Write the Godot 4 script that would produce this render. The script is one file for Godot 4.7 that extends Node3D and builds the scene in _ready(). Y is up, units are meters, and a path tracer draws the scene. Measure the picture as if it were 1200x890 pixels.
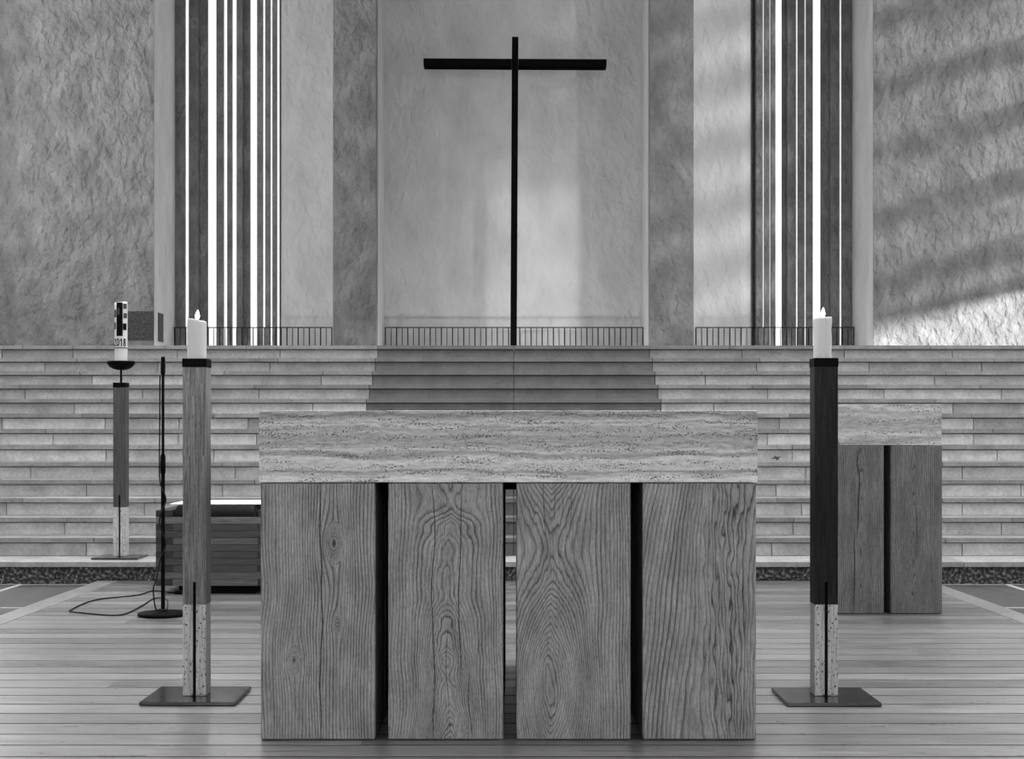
extends Node3D
# Church chancel in black and white: stone-topped oak altar, lectern, candle stands,
# wide stone stair, plastered back wall with niches, slit windows and a dark cross.
# Units are metres, y is up, the camera stands at the origin of x and z and looks along -z.

const FOCAL := 1778.0          # focal length in pixels of a 1200 x 890 frame
const EYE := 0.909
const R_STEP := 0.1179
const T_STEP := 0.247
const LANDING := 0.115
const PLATFORM := LANDING + 13.0 * R_STEP
const D_LANDING := 9.35
const D_STEP := 9.80
const D_FRONT := 21.0          # plane of the outer walls and the two piers
const D_BACK := 22.3           # plane of the wall behind the cross
const HALF := 7.6              # half width of the hall
const TALL := 10.5
const SKY_X := 3.2              # half width of the roof light
const SKY_D0 := 4.4
const SKY_D1 := 12.4
const SKY_LIGHT := 2.5

var M := {}
var rng := RandomNumberGenerator.new()
var used_names := {}

# ---------------------------------------------------------------- helpers
func numbered(called: String) -> String:
	var n: int = used_names.get(called, 0)
	used_names[called] = n + 1
	return called if n == 0 else "%s_%03d" % [called, n]

func thing(called: String, label: String, category: String, at := Vector3.ZERO, turn := 0.0, group := "") -> Node3D:
	var o := Node3D.new()
	o.name = numbered(called)
	add_child(o)
	o.position = at
	o.rotation.y = turn
	tag(o, label, category, group)
	return o

func tag(o: Node, label: String, category: String, group := "") -> void:
	o.set_meta("label", label)
	o.set_meta("category", category)
	if group:
		o.set_meta("group", group)

func setting(called: String, label: String) -> Node3D:
	var o := Node3D.new()
	o.name = numbered(called)
	add_child(o)
	o.set_meta("kind", "structure")
	o.set_meta("label", label)
	o.set_meta("category", called.split("_")[0])
	return o

func part(called: String, mesh: Mesh, m: Material, parent: Node3D, at := Vector3.ZERO, label := "") -> MeshInstance3D:
	var o := MeshInstance3D.new()
	o.name = called
	o.mesh = mesh
	o.material_override = m
	o.position = at
	if label:
		o.set_meta("label", label)
	parent.add_child(o, true)
	return o

func begin() -> SurfaceTool:
	var st := SurfaceTool.new()
	st.begin(Mesh.PRIMITIVE_TRIANGLES)
	return st

func face(st: SurfaceTool, pts: Array, n: Vector3, uvs: Array) -> void:
	# a convex polygon with a flat normal; front faces run clockwise
	var order := range(pts.size())
	var c: Vector3 = (pts[1] - pts[0]).cross(pts[2] - pts[0])
	if c.dot(n) > 0.0:
		order.reverse()
	for k in range(1, pts.size() - 1):
		for q in [0, k, k + 1]:
			var id: int = order[q]
			st.set_normal(n)
			st.set_uv(uvs[id])
			st.add_vertex(pts[id])

func flat_uv(p: Vector3, n: Vector3, s: Vector2, o: Vector2) -> Vector2:
	var a := n.abs()
	var q: Vector2
	if a.z >= a.x and a.z >= a.y:
		q = Vector2(p.x, -p.y)
	elif a.x >= a.y:
		q = Vector2(p.z, -p.y)
	else:
		q = Vector2(p.x, p.z)
	return q * s + o

func add_box(st: SurfaceTool, c: Vector3, size: Vector3, bev := 0.0, s := Vector2.ONE, o := Vector2.ZERO) -> void:
	var h := size * 0.5
	var b := minf(bev, minf(h.x, minf(h.y, h.z)) * 0.49)
	for axis in 3:
		for sg in [-1.0, 1.0]:
			var n := Vector3.ZERO
			n[axis] = sg
			var u := (axis + 1) % 3
			var v := (axis + 2) % 3
			var pts := []
			var uvs := []
			for q in [[-1, -1], [1, -1], [1, 1], [-1, 1]]:
				var p := Vector3.ZERO
				p[axis] = sg * h[axis]
				p[u] = q[0] * (h[u] - b)
				p[v] = q[1] * (h[v] - b)
				pts.append(p + c)
				uvs.append(flat_uv(p + c, n, s, o))
			face(st, pts, n, uvs)
	if b <= 0.0:
		return
	for axis in 3:
		var u := (axis + 1) % 3
		var v := (axis + 2) % 3
		for su in [-1.0, 1.0]:
			for sv in [-1.0, 1.0]:
				var n := Vector3.ZERO
				n[u] = su
				n[v] = sv
				n = n.normalized()
				var nn := n
				nn[u] *= 1.01
				var pts := []
				var uvs := []
				for q in [[-1, 0], [1, 0], [1, 1], [-1, 1]]:
					var p := Vector3.ZERO
					p[axis] = q[0] * (h[axis] - b)
					p[u] = su * (h[u] - (b if q[1] == 1 else 0.0))
					p[v] = sv * (h[v] - (0.0 if q[1] == 1 else b))
					pts.append(p + c)
					uvs.append(flat_uv(p + c, nn, s, o))
				face(st, pts, n, uvs)
	for sx in [-1.0, 1.0]:
		for sy in [-1.0, 1.0]:
			for sz in [-1.0, 1.0]:
				var n := Vector3(sx, sy, sz).normalized()
				var pts := []
				var uvs := []
				for k in 3:
					var p := Vector3(sx * (h.x - b), sy * (h.y - b), sz * (h.z - b))
					p[k] = [sx, sy, sz][k] * h[k]
					pts.append(p + c)
					uvs.append(flat_uv(p + c, Vector3(0, 0, 1), s, o))
				face(st, pts, n, uvs)

func box(size: Vector3, bev := 0.0, s := Vector2.ONE, o := Vector2.ZERO, c := Vector3.ZERO) -> ArrayMesh:
	var st := begin()
	add_box(st, c, size, bev, s, o)
	return st.commit()

func span(x0: float, x1: float, y0: float, y1: float, d0: float, d1: float, bev := 0.0, s := Vector2.ONE, o := Vector2.ZERO) -> ArrayMesh:
	# a box given by its limits, d counted away from the camera
	return box(Vector3(x1 - x0, y1 - y0, d1 - d0), bev, s, o, Vector3((x0 + x1) / 2, (y0 + y1) / 2, -(d0 + d1) / 2))

func lathe(profile: Array, segs := 40, wobble: FastNoiseLite = null, amount := 0.0) -> ArrayMesh:
	# profile of Vector2(radius, height) from bottom to top
	var st := begin()
	st.set_smooth_group(0)
	var rows := profile.size()
	for i in rows:
		for k in segs + 1:
			var a := TAU * k / segs
			var p: Vector2 = profile[i]
			var r := p.x
			if wobble and p.x > 0.002:
				r += amount * wobble.get_noise_3d(cos(a) * 40.0, p.y * 220.0, sin(a) * 40.0)
			st.set_uv(Vector2(float(k) / segs, 1.0 - float(i) / (rows - 1)))
			st.add_vertex(Vector3(cos(a) * r, p.y, sin(a) * r))
	for i in rows - 1:
		for k in segs:
			var a := i * (segs + 1) + k
			var b := a + segs + 1
			for id in [a, a + 1, b, a + 1, b + 1, b]:
				st.add_index(id)
	st.generate_normals()
	return st.commit()

func tube(points: PackedVector3Array, radius: float, sides := 8) -> ArrayMesh:
	var st := begin()
	st.set_smooth_group(0)
	var n := points.size()
	var side := Vector3.ZERO
	for i in n:
		var dir := (points[mini(i + 1, n - 1)] - points[maxi(i - 1, 0)]).normalized()
		if side == Vector3.ZERO:
			side = dir.cross(Vector3.UP if absf(dir.y) < 0.9 else Vector3.RIGHT).normalized()
		side = (side - dir * side.dot(dir)).normalized()
		var up := side.cross(dir)
		for k in sides + 1:
			var a := TAU * k / sides
			st.set_uv(Vector2(float(k) / sides, float(i) / n))
			st.add_vertex(points[i] + (side * cos(a) + up * sin(a)) * radius)
	for i in n - 1:
		for k in sides:
			var a := i * (sides + 1) + k
			var b := a + sides + 1
			for id in [a, b, a + 1, a + 1, b, b + 1]:
				st.add_index(id)
	st.generate_normals()
	return st.commit()

func smooth_path(keys: Array, per := 8) -> PackedVector3Array:
	var out := PackedVector3Array()
	for i in keys.size() - 1:
		var a: Vector3 = keys[maxi(i - 1, 0)]
		var b: Vector3 = keys[i]
		var c: Vector3 = keys[i + 1]
		var d: Vector3 = keys[mini(i + 2, keys.size() - 1)]
		for k in per:
			out.append(b.cubic_interpolate(c, a, d, float(k) / per))
	out.append(keys[-1])
	return out

func px(x: float, d: float) -> float:      # where the photograph's column x lies at the distance d
	return (x - 602.0) * d / FOCAL

func py(y: float, d: float) -> float:
	return EYE - (y - 508.0) * d / FOCAL

# ---------------------------------------------------------------- textures
func noise(sd: int, freq: float, octaves := 4, type := FastNoiseLite.TYPE_SIMPLEX_SMOOTH) -> FastNoiseLite:
	var n := FastNoiseLite.new()
	n.seed = sd
	n.noise_type = type
	n.frequency = freq
	n.fractal_octaves = octaves
	return n

func streaks(w: int, h: int, along_x: float, along_y: float, sd: int, freq: float, octaves := 3) -> PackedByteArray:
	# noise drawn out along an axis, as bytes
	var im := noise(sd, freq, octaves).get_image(maxi(8, int(w / along_x)), maxi(8, int(h / along_y)), false, false, true)
	im.convert(Image.FORMAT_L8)
	im.resize(w, h, Image.INTERPOLATE_CUBIC)
	return im.get_data()

func grey(bytes: PackedByteArray, w: int, h: int) -> ImageTexture:
	var im := Image.create_from_data(w, h, false, Image.FORMAT_L8, bytes)
	im.convert(Image.FORMAT_RGB8)
	return ImageTexture.create_from_image(im)

func noise_texture(n: FastNoiseLite, lo: float, hi: float, size := 512, mid := -1.0) -> NoiseTexture2D:
	var t := NoiseTexture2D.new()
	t.width = size
	t.height = size
	t.seamless = true
	t.noise = n
	var g := Gradient.new()
	g.set_color(0, Color(lo, lo, lo))
	g.set_color(1, Color(hi, hi, hi))
	if mid >= 0.0:
		g.add_point(0.5, Color(mid, mid, mid))
	t.color_ramp = g
	return t

func oak(w: int, h: int, wide: float, tall: float, kind: int, sd: int, lo: float, hi: float) -> Array:
	# flat-sawn oak, grain along v: [colour texture, relief texture]
	var fibre := streaks(w, h, 1.0, 26.0, sd + 1, 0.30, 2)
	var pores := streaks(w, h, 1.0, 9.0, sd + 5, 0.42, 2)
	var cloud := streaks(w, h, 1.0, 3.0, sd + 2, 0.010, 3)
	var big := noise(sd + 3, 1.0, 2)
	var fine := noise(sd + 4, 1.0, 2)
	var bytes := PackedByteArray()
	bytes.resize(w * h)
	var ringtone := PackedFloat32Array()
	rng.seed = sd
	for k in 512:
		ringtone.append(rng.randf_range(0.35, 1.0))
	var cracks := []
	var knots := []
	var xc := 0.5
	var ring := 105.0
	var spread := 0.15
	match kind:
		1:
			knots = [[0.64 * wide, 0.235 * tall, 0.042, 0.9], [0.29 * wide, 0.69 * tall, 0.030, 0.9], [0.67 * wide, 0.545 * tall, 0.020, 0.9]]
			cracks = [[0.515, 0.0, 1.0, 0.0034, 3.0], [0.56, 0.6, 0.80, 0.0016, 3.0]]
		2:
			cracks = [[0.385, 0.0, 1.0, 0.0026, 2.0], [0.64, 0.02, 0.75, 0.0026, 2.0], [0.71, 0.74, 1.0, 0.0026, 3.0], [0.52, 0.55, 0.9, 0.0014, 2.0]]
			xc = 0.52
			spread = 0.24
		3:
			xc = 0.31
			spread = 0.30
			cracks = [[0.25, 0.0, 0.2, 0.0022, 2.0], [0.34, 0.0, 0.15, 0.0018, 2.0], [0.48, 0.0, 0.16, 0.0016, 3.0]]
		4:
			xc = 0.72
			spread = 0.28
		5:
			cracks = [[0.5, 0.0, 0.55, 0.0060, 3.0], [0.42, 0.5, 1.0, 0.0050, 3.0]]
			xc = 0.55
			spread = 0.13
		6:
			knots = [[0.42 * wide, 0.88 * tall, 0.032, 0.8]]
			cracks = [[0.50, 0.32, 0.68, 0.0026, 3.0]]
			xc = 0.45
			spread = 0.14
	for j in h:
		var y := float(j) / h
		var ym := y * tall
		var wander := 0.010 * big.get_noise_2d(ym * 2.1, 7.7)
		var sway := 0.0
		var q := 0.0
		match kind:
			2: q = -17.0 * (y - 0.5) + 1.0 * sin(y * 17.0) + 1.5 * big.get_noise_1d(y * 7.0)
			3: q = -8.0 * cos(TAU * (y - 0.8) / 1.12) + 0.7 * big.get_noise_1d(y * 4.0)
			4:
				q = -9.0 * (y - 0.4)
				sway = -0.10 * (1.0 - y) * (1.0 - 0.4 * y)
			5: q = -10.0 * y
			6: q = -12.0 * y
		var crack_at := []
		for k in cracks:
			if y >= k[1] and y <= k[2]:
				var thin: float = k[3] * minf(1.0, minf((y - k[1]) * 6.0 + 0.3, (k[2] - y) * 6.0 + 0.3)) * 0.5
				crack_at.append([k[0] * wide + 0.012 * big.get_noise_2d(ym * k[4], k[0] * 91.0), thin])
		for i in w:
			var xm := float(i) / w * wide
			var n := j * w + i
			var fb := fibre[n] / 255.0 - 0.5
			var f1 := big.get_noise_2d(xm * 7.0, ym * 1.7)
			var xw := xm + wander + 0.009 * f1
			var p: float
			if kind == 1:
				p = ring * xw
			elif kind == 4:
				var dx := xw - xc * wide
				var band := exp(-pow(dx / (wide * spread), 2.0))
				p = ring * 0.72 * (xw + sway) + (q + 0.9 * fine.get_noise_2d(xm * 34.0, ym * 7.0)) * band + 40.0
			else:
				var dx := xw - xc * wide
				var band := exp(-pow(dx / (wide * spread), 2.0))
				p = ring * sqrt(dx * dx + 0.00016) + q * band + (0.4 * fine.get_noise_2d(xm * 40.0, ym * 8.0)) * band + 60.0
			var eye := 0.0
			for k in knots:
				var kx: float = xm - k[0]
				var ky: float = (ym - k[1]) * 0.45
				var kr: float = k[2]
				var dd := sqrt(kx * kx + ky * ky)
				if dd < kr * 2.6:
					var wt := exp(-pow(dd / kr, 2.0))
					p -= ring * kx * k[3] * wt
					var inner := clampf(1.5 - dd / (kr * 0.5), 0.0, 1.0)
					p = lerpf(p, ring * 2.0 * dd + 30.0, inner * inner * (3.0 - 2.0 * inner))
					eye = maxf(eye, clampf(1.4 - dd / (kr * 0.10), 0.0, 1.0))
			var v := p - floorf(p)
			var tone: float = ringtone[int(absf(p)) % 512]
			var line := exp(-v * 5.5) + 0.6 * exp(-(1.0 - v) * 12.0)
			var pore := maxf(0.0, pores[n] / 255.0 - 0.58)
			var c := 0.74 - 0.62 * line * tone + 0.26 * fb - 0.75 * pore + 0.16 * (cloud[n] / 255.0 - 0.5)
			c = lerpf(c, 0.06, eye)
			for k in crack_at:
				if absf(xm - k[0]) < k[1]:
					c = 0.0
			bytes[n] = int(clampf(lo + (hi - lo) * c, 0.0, 1.0) * 255.0)
	var t := grey(bytes, w, h)
	return [t, t]

func plain_oak(w: int, h: int, upright: bool, sd: int, lo: float, hi: float, lines: float) -> ImageTexture:
	var a := streaks(w, h, 1.0, 22.0, sd, 0.16, 3) if upright else streaks(w, h, 22.0, 1.0, sd, 0.16, 3)
	var b := streaks(w, h, 1.0, 9.0, sd + 5, 0.03, 3) if upright else streaks(w, h, 9.0, 1.0, sd + 5, 0.03, 3)
	var bytes := PackedByteArray()
	bytes.resize(w * h)
	for n in w * h:
		var bb := b[n] / 255.0
		var p := bb * lines
		var v := p - floorf(p)
		var c := 0.62 - 0.30 * exp(-v * 3.5) + 0.55 * (a[n] / 255.0 - 0.5) + 0.25 * (bb - 0.5)
		bytes[n] = int(clampf(lo + (hi - lo) * c, 0.0, 1.0) * 255.0)
	return grey(bytes, w, h)

func travertine(w: int, h: int, sd: int) -> Array:
	var warp := streaks(w, h, 6.0, 1.0, sd, 0.02, 3)
	var fine := streaks(w, h, 5.0, 1.0, sd + 1, 0.12, 3)
	var grain := streaks(w, h, 1.0, 1.0, sd + 2, 0.25, 3)
	var pits := streaks(w, h, 1.6, 1.0, sd + 3, 0.23, 2)
	var zones := streaks(w, h, 9.0, 1.0, sd + 4, 0.045, 3)
	var band := noise(sd + 5, 1.0, 3)
	var colour := PackedByteArray()
	var relief := PackedByteArray()
	colour.resize(w * h)
	relief.resize(w * h)
	for j in h:
		for i in w:
			var n := j * w + i
			var y := float(j) / h + 0.10 * (warp[n] / 255.0 - 0.5)
			var bb := band.get_noise_1d(y * 9.0)
			var c := 0.66 + 0.20 * bb + 0.16 * (fine[n] / 255.0 - 0.5) + 0.16 * (grain[n] / 255.0 - 0.5)
			c += 0.10 * (y - 0.45)
			var zone := zones[n] / 255.0
			var pit := pits[n] / 255.0
			var deep := clampf((pit - (0.97 - 0.42 * zone)) * 9.0, 0.0, 1.0)
			c = lerpf(c, 0.16, deep * 0.85)
			colour[n] = int(clampf(c, 0.0, 1.0) * 255.0)
			relief[n] = int(clampf(0.85 - deep * 0.8 + 0.08 * (grain[n] / 255.0 - 0.5), 0.0, 1.0) * 255.0)
	return [grey(colour, w, h), grey(relief, w, h)]

func limestone(size: int) -> ImageTexture:
	# pale stone: cloudy mottling, fine grain, scattered dark pores
	var parts := []
	for q in [[25, 0.006, 4], [26, 0.05, 4], [27, 0.11, 2], [28, 0.012, 3]]:
		var im := noise(q[0], q[1], q[2]).get_seamless_image(size, size, false, false, 0.1, true)
		im.convert(Image.FORMAT_L8)
		parts.append(im.get_data())
	var bytes := PackedByteArray()
	bytes.resize(size * size)
	var a: PackedByteArray = parts[0]
	var b: PackedByteArray = parts[1]
	var c: PackedByteArray = parts[2]
	var d: PackedByteArray = parts[3]
	for n in size * size:
		var v := 0.90 + 0.16 * (a[n] / 255.0 - 0.5) + 0.14 * (b[n] / 255.0 - 0.5) + 0.10 * (d[n] / 255.0 - 0.5)
		var pore := clampf((c[n] / 255.0 - (0.98 - 0.22 * d[n] / 255.0)) * 14.0, 0.0, 1.0)
		bytes[n] = int(clampf(v * (1.0 - 0.7 * pore), 0.0, 1.0) * 255.0)
	return grey(bytes, size, size)

func mat(called: String, g: float, rough: float, tex: Texture2D = null, bump: Texture2D = null, depth := 0.0) -> StandardMaterial3D:
	# g is a linear reflectance
	var m := StandardMaterial3D.new()
	m.resource_name = called
	m.albedo_color = Color(g, g, g).linear_to_srgb()
	m.roughness = rough
	if tex:
		m.albedo_texture = tex
	if bump:
		m.heightmap_enabled = true
		m.heightmap_texture = bump
		m.heightmap_scale = depth
	M[called] = m
	return m

func triplanar(m: StandardMaterial3D, s: Vector3) -> StandardMaterial3D:
	m.uv1_triplanar = true
	m.uv1_world_triplanar = true
	m.uv1_scale = s
	return m

func make_materials() -> void:
	# plaster
	var plaster := noise(11, 0.012, 5)
	plaster.domain_warp_enabled = true
	plaster.domain_warp_amplitude = 22.0
	plaster.domain_warp_frequency = 0.02
	var relief := noise_texture(plaster, 0.0, 1.0, 1024)
	var mottled := noise_texture(noise(12, 0.006, 5), 0.90, 1.0, 512)
	var blotched := noise_texture(noise(13, 0.004, 6), 0.72, 1.0, 1024)
	triplanar(mat("rough_plaster", 0.19, 0.95, blotched, relief, 5.5), Vector3(0.5, 0.36, 0.5))
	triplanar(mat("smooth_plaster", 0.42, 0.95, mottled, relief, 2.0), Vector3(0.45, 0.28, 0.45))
	triplanar(mat("shadow_plaster", 0.07, 0.95, noise_texture(noise(14, 0.05, 4), 0.45, 1.0, 512), relief, 2.0), Vector3(1.2, 1.2, 1.2))  # dark tone that paints in the shadow on the left wall
	triplanar(mat("hall_plaster", 0.55, 0.95, mottled), Vector3(0.3, 0.3, 0.3))
	# stair stone
	var stone := limestone(768)
	var pitted := noise_texture(noise(22, 0.05, 4), 0.0, 1.0, 512)
	for k in 8:
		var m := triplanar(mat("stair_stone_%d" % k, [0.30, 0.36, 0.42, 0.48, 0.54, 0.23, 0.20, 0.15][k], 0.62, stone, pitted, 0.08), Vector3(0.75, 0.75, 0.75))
		m.uv1_offset = Vector3(k * 0.37, k * 0.21, k * 0.13)
	triplanar(mat("dark_stone", 0.12, 0.62, stone, pitted, 0.08), Vector3(0.75, 0.75, 0.75))
	triplanar(mat("platform_stone", 0.6, 0.7, stone), Vector3(0.5, 0.5, 0.5))
	mat("joint_mortar", 0.05, 0.95)
	mat("joint_pitch", 0.008, 0.9).metallic_specular = 0.1
	triplanar(mat("stain", 0.06, 0.9), Vector3.ONE)
	var lumps := noise(23, 0.03, 5)
	triplanar(mat("rough_stone", 0.36, 0.9, noise_texture(lumps, 0.08, 1.0, 512, 0.35), noise_texture(lumps, 0.0, 1.0, 512), 2.0), Vector3(2.2, 2.2, 2.2))
	triplanar(mat("slate", 0.055, 0.5, noise_texture(noise(24, 0.02, 5), 0.6, 1.0, 512)), Vector3(0.7, 0.7, 0.7))
	mat("pale_grout", 0.24, 0.85)
	# travertine
	var tr := travertine(1400, 204, 31)
	mat("travertine", 0.90, 0.55, tr[0], tr[1], 0.4)
	# oak
	var kinds := [1, 2, 3, 4, 5, 6]
	for k in kinds:
		var small: bool = k > 4
		var t := oak(240 if small else 420, 760 if small else 940, 0.257 if small else 0.339, 0.85 if small else 0.765, k, 40 + k * 7, 0.0, 0.92)
		mat("oak_%d" % k, 0.55 if not small else 0.30, 0.6, t[0], t[1], 0.10)
	var upright := plain_oak(256, 512, true, 61, 0.22, 0.95, 9.0)
	mat("block_oak", 0.30, 0.65, upright, upright, 0.08)
	mat("post_oak", 0.34, 0.5, upright, upright, 0.05)
	mat("dark_post_oak", 0.03, 0.55, upright, upright, 0.05).metallic_specular = 0.25
	mat("easter_post_oak", 0.10, 0.5, upright, upright, 0.05)
	var flaked := noise_texture(noise(63, 0.035, 5), 0.02, 1.0, 512, 0.78)
	var worn := mat("silvered_wood", 0.62, 0.42, plain_oak(256, 256, true, 64, 0.55, 1.0, 4.0))
	worn.detail_enabled = true
	worn.detail_blend_mode = BaseMaterial3D.BLEND_MODE_MUL
	var specks := NoiseTexture2D.new()
	specks.width = 512
	specks.height = 512
	specks.seamless = true
	specks.noise = noise(65, 0.045, 3)
	var g := Gradient.new()
	g.set_color(0, Color(0.05, 0.05, 0.05))
	g.set_color(1, Color(1, 1, 1))
	g.set_offset(0, 0.20)
	g.set_offset(1, 0.27)
	specks.color_ramp = g
	worn.detail_albedo = specks
	var lying := plain_oak(1024, 512, false, 66, 0.25, 0.98, 10.0)
	var boards := plain_oak(1024, 512, false, 68, 0.22, 1.0, 9.0)
	var gloss := plain_oak(512, 256, false, 67, 0.35, 1.0, 7.0)
	for k in 5:
		var m := mat("floor_oak_%d" % k, [0.22, 0.29, 0.36, 0.17, 0.40][k], 0.50 + 0.02 * k, boards, boards, 0.015)
		m.metallic_specular = 0.7
		m.clearcoat_enabled = true
		m.clearcoat = 1.0
		m.clearcoat_roughness = 0.30 + 0.03 * ((k * 3) % 5)
		m.roughness_texture = gloss
		m.roughness_texture_channel = BaseMaterial3D.TEXTURE_CHANNEL_RED
	for k in 3:
		mat("stool_oak_%d" % k, [0.15, 0.07, 0.23][k], 0.6, lying, lying, 0.05)
	mat("stool_end_grain", 0.014, 0.6, upright)
	# metal, leather, wax
	mat("black_steel", 0.003, 0.5).metallic_specular = 0.12
	var plate := mat("steel_plate", 0.010, 0.22, noise_texture(noise(71, 0.02, 5), 0.45, 1.0, 512))
	plate.metallic_specular = 0.7
	plate.roughness_texture = noise_texture(noise(73, 0.02, 4), 0.35, 1.0, 512)
	var cs := mat("cross_steel", 0.003, 0.9)
	cs.metallic_specular = 0.05
	mat("rail_steel", 0.008, 0.5).metallic_specular = 0.2
	mat("matt_black", 0.003, 0.6).metallic_specular = 0.12
	mat("cable_rubber", 0.005, 0.5).metallic_specular = 0.25
	var leather_bump := noise_texture(noise(72, 0.015, 4), 0.0, 1.0, 512)
	mat("black_leather", 0.003, 0.4, null, leather_bump, 1.0).metallic_specular = 0.18
	mat("seat_sheen_white", 0.8, 0.9)
	mat("wax", 0.45, 0.5)
	mat("wax_print", 0.004, 0.6).metallic_specular = 0.1
	mat("wax_relief", 0.05, 0.6).metallic_specular = 0.15
	mat("wick", 0.01, 0.9)
	var flame := mat("flame", 0.9, 0.5)
	flame.emission_enabled = true
	flame.emission = Color(1, 1, 1)
	flame.emission_energy_multiplier = 6.0
	var pane := mat("window_glow", 0.8, 0.4)
	pane.emission_enabled = true
	pane.emission = Color(1, 1, 1)
	pane.emission_energy_multiplier = 0.6
	var hall := mat("hall_window_glow", 0.8, 0.4)
	hall.emission_enabled = true
	hall.emission = Color(1, 1, 1)
	hall.emission_energy_multiplier = 0.8
	var tube_glow := mat("added_lamp_glow", 0.8, 0.4)
	tube_glow.emission_enabled = true
	tube_glow.emission = Color(1, 1, 1)
	tube_glow.emission_energy_multiplier = 2.0
	var clear := mat("clear_glass", 0.9, 0.05)
	clear.transparency = BaseMaterial3D.TRANSPARENCY_ALPHA
	clear.albedo_color.a = 0.08
	var frosted := mat("frosted_glass", 0.9, 0.2)
	frosted.transparency = BaseMaterial3D.TRANSPARENCY_ALPHA
	frosted.albedo_color.a = 0.60

func area_light(at: Vector3, toward: Vector3, size: Vector2, energy: float, parent: Node = self, called := "window_light") -> void:
	var l := AreaLight3D.new()
	l.name = called
	l.area_size = size
	l.area_normalize_energy = false
	l.light_energy = energy
	l.shadow_enabled = true
	l.area_range = 60.0
	l.area_attenuation = 2.0
	parent.add_child(l, true)
	l.look_at_from_position(at, at + toward, Vector3.UP if absf(toward.y) < 0.9 else Vector3.BACK)

# ---------------------------------------------------------------- scene
func _ready() -> void:
	rng.seed = 5
	# camera: level, with the lens shifted so that uprights stay upright
	var cam := Camera3D.new()
	cam.name = "camera"
	cam.projection = Camera3D.PROJECTION_FRUSTUM
	cam.near = 0.1
	cam.far = 200.0
	cam.size = 890.0 / FOCAL * cam.near
	cam.frustum_offset = Vector2(-2.0 / FOCAL, 63.0 / FOCAL) * cam.near
	cam.position = Vector3(0, EYE, 0)
	add_child(cam)
	cam.current = true
	# sky, sun and exposure
	var we := WorldEnvironment.new()
	we.name = "environment"
	var env := Environment.new()
	env.background_mode = Environment.BG_SKY
	var sky := Sky.new()
	var sm := ProceduralSkyMaterial.new()
	sm.sky_top_color = Color(0.72, 0.72, 0.72)
	sm.sky_horizon_color = Color(0.85, 0.85, 0.85)
	sm.ground_bottom_color = Color(0.3, 0.3, 0.3)
	sm.ground_horizon_color = Color(0.5, 0.5, 0.5)
	sky.sky_material = sm
	env.sky = sky
	env.tonemap_mode = Environment.TONE_MAPPER_LINEAR
	env.tonemap_exposure = 1.13
	env.sdfgi_enabled = true
	env.ssao_enabled = true
	env.ssil_enabled = true
	we.environment = env
	add_child(we)
	var sun := DirectionalLight3D.new()
	sun.name = "sun"
	sun.light_energy = 6.0
	sun.light_angular_distance = 4.5
	sun.shadow_enabled = true
	sun.sky_mode = DirectionalLight3D.SKY_MODE_LIGHT_ONLY
	add_child(sun)
	sun.look_at_from_position(Vector3(20, 8, -8), Vector3(20, 8, -8) + Vector3(-1.0, -0.27, -1.4), Vector3.UP)
	make_materials()
	build_hall()
	build_floor()
	build_stair()
	build_back_wall()
	build_cross_and_rails()
	build_altar()
	build_lectern()
	build_stands()
	build_stool()
	build_microphone()

func window_in(wall_x: float, z0: float, z1: float, y0: float, y1: float, energy: float, label: String) -> void:
	# a frosted window in a long wall: frame, mullions, glowing panes and the daylight that comes through them
	var n := setting("window_%d" % (used_names.get("windows", 0) + 1), label)
	used_names["windows"] = used_names.get("windows", 0) + 1
	var s := signf(wall_x)
	var d0 := -z1
	var d1 := -z0
	var cols := 3
	for k in cols:
		var a := d0 + (d1 - d0) * k / cols
		var b := d0 + (d1 - d0) * (k + 1) / cols
		part("pane", span(wall_x + s * 0.20 - 0.01, wall_x + s * 0.20 + 0.01, y0, y1, a + 0.04, b - 0.04), M.hall_window_glow, n)
	for k in cols + 1:
		var a := d0 + (d1 - d0) * k / cols
		part("mullion", span(wall_x + s * 0.20 - 0.04, wall_x + s * 0.20 + 0.04, y0, y1, a - 0.05, a + 0.05), M.matt_black, n)
	area_light(Vector3(wall_x + s * 0.12, (y0 + y1) / 2, (z0 + z1) / 2), Vector3(-s, 0, 0), Vector2(z1 - z0, y1 - y0), energy, n)

func wall_with_openings(called: String, label: String, wall_x: float, openings: Array) -> void:
	# openings: [d0, d1, y0, y1] in the order of d
	var n := setting(called, label)
	var s := signf(wall_x)
	var xa := minf(wall_x, wall_x + s * 0.3)
	var xb := maxf(wall_x, wall_x + s * 0.3)
	var at := -14.0
	for o in openings:
		part("wall_section", span(xa, xb, -0.4, TALL, at, o[0]), M.hall_plaster, n)
		part("wall_section", span(xa, xb, -0.4, o[2], o[0], o[1]), M.hall_plaster, n)
		part("wall_section", span(xa, xb, o[3], TALL, o[0], o[1]), M.hall_plaster, n)
		at = o[1]
	part("wall_section", span(xa, xb, -0.4, TALL, at, D_BACK + 0.6), M.hall_plaster, n)

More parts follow.
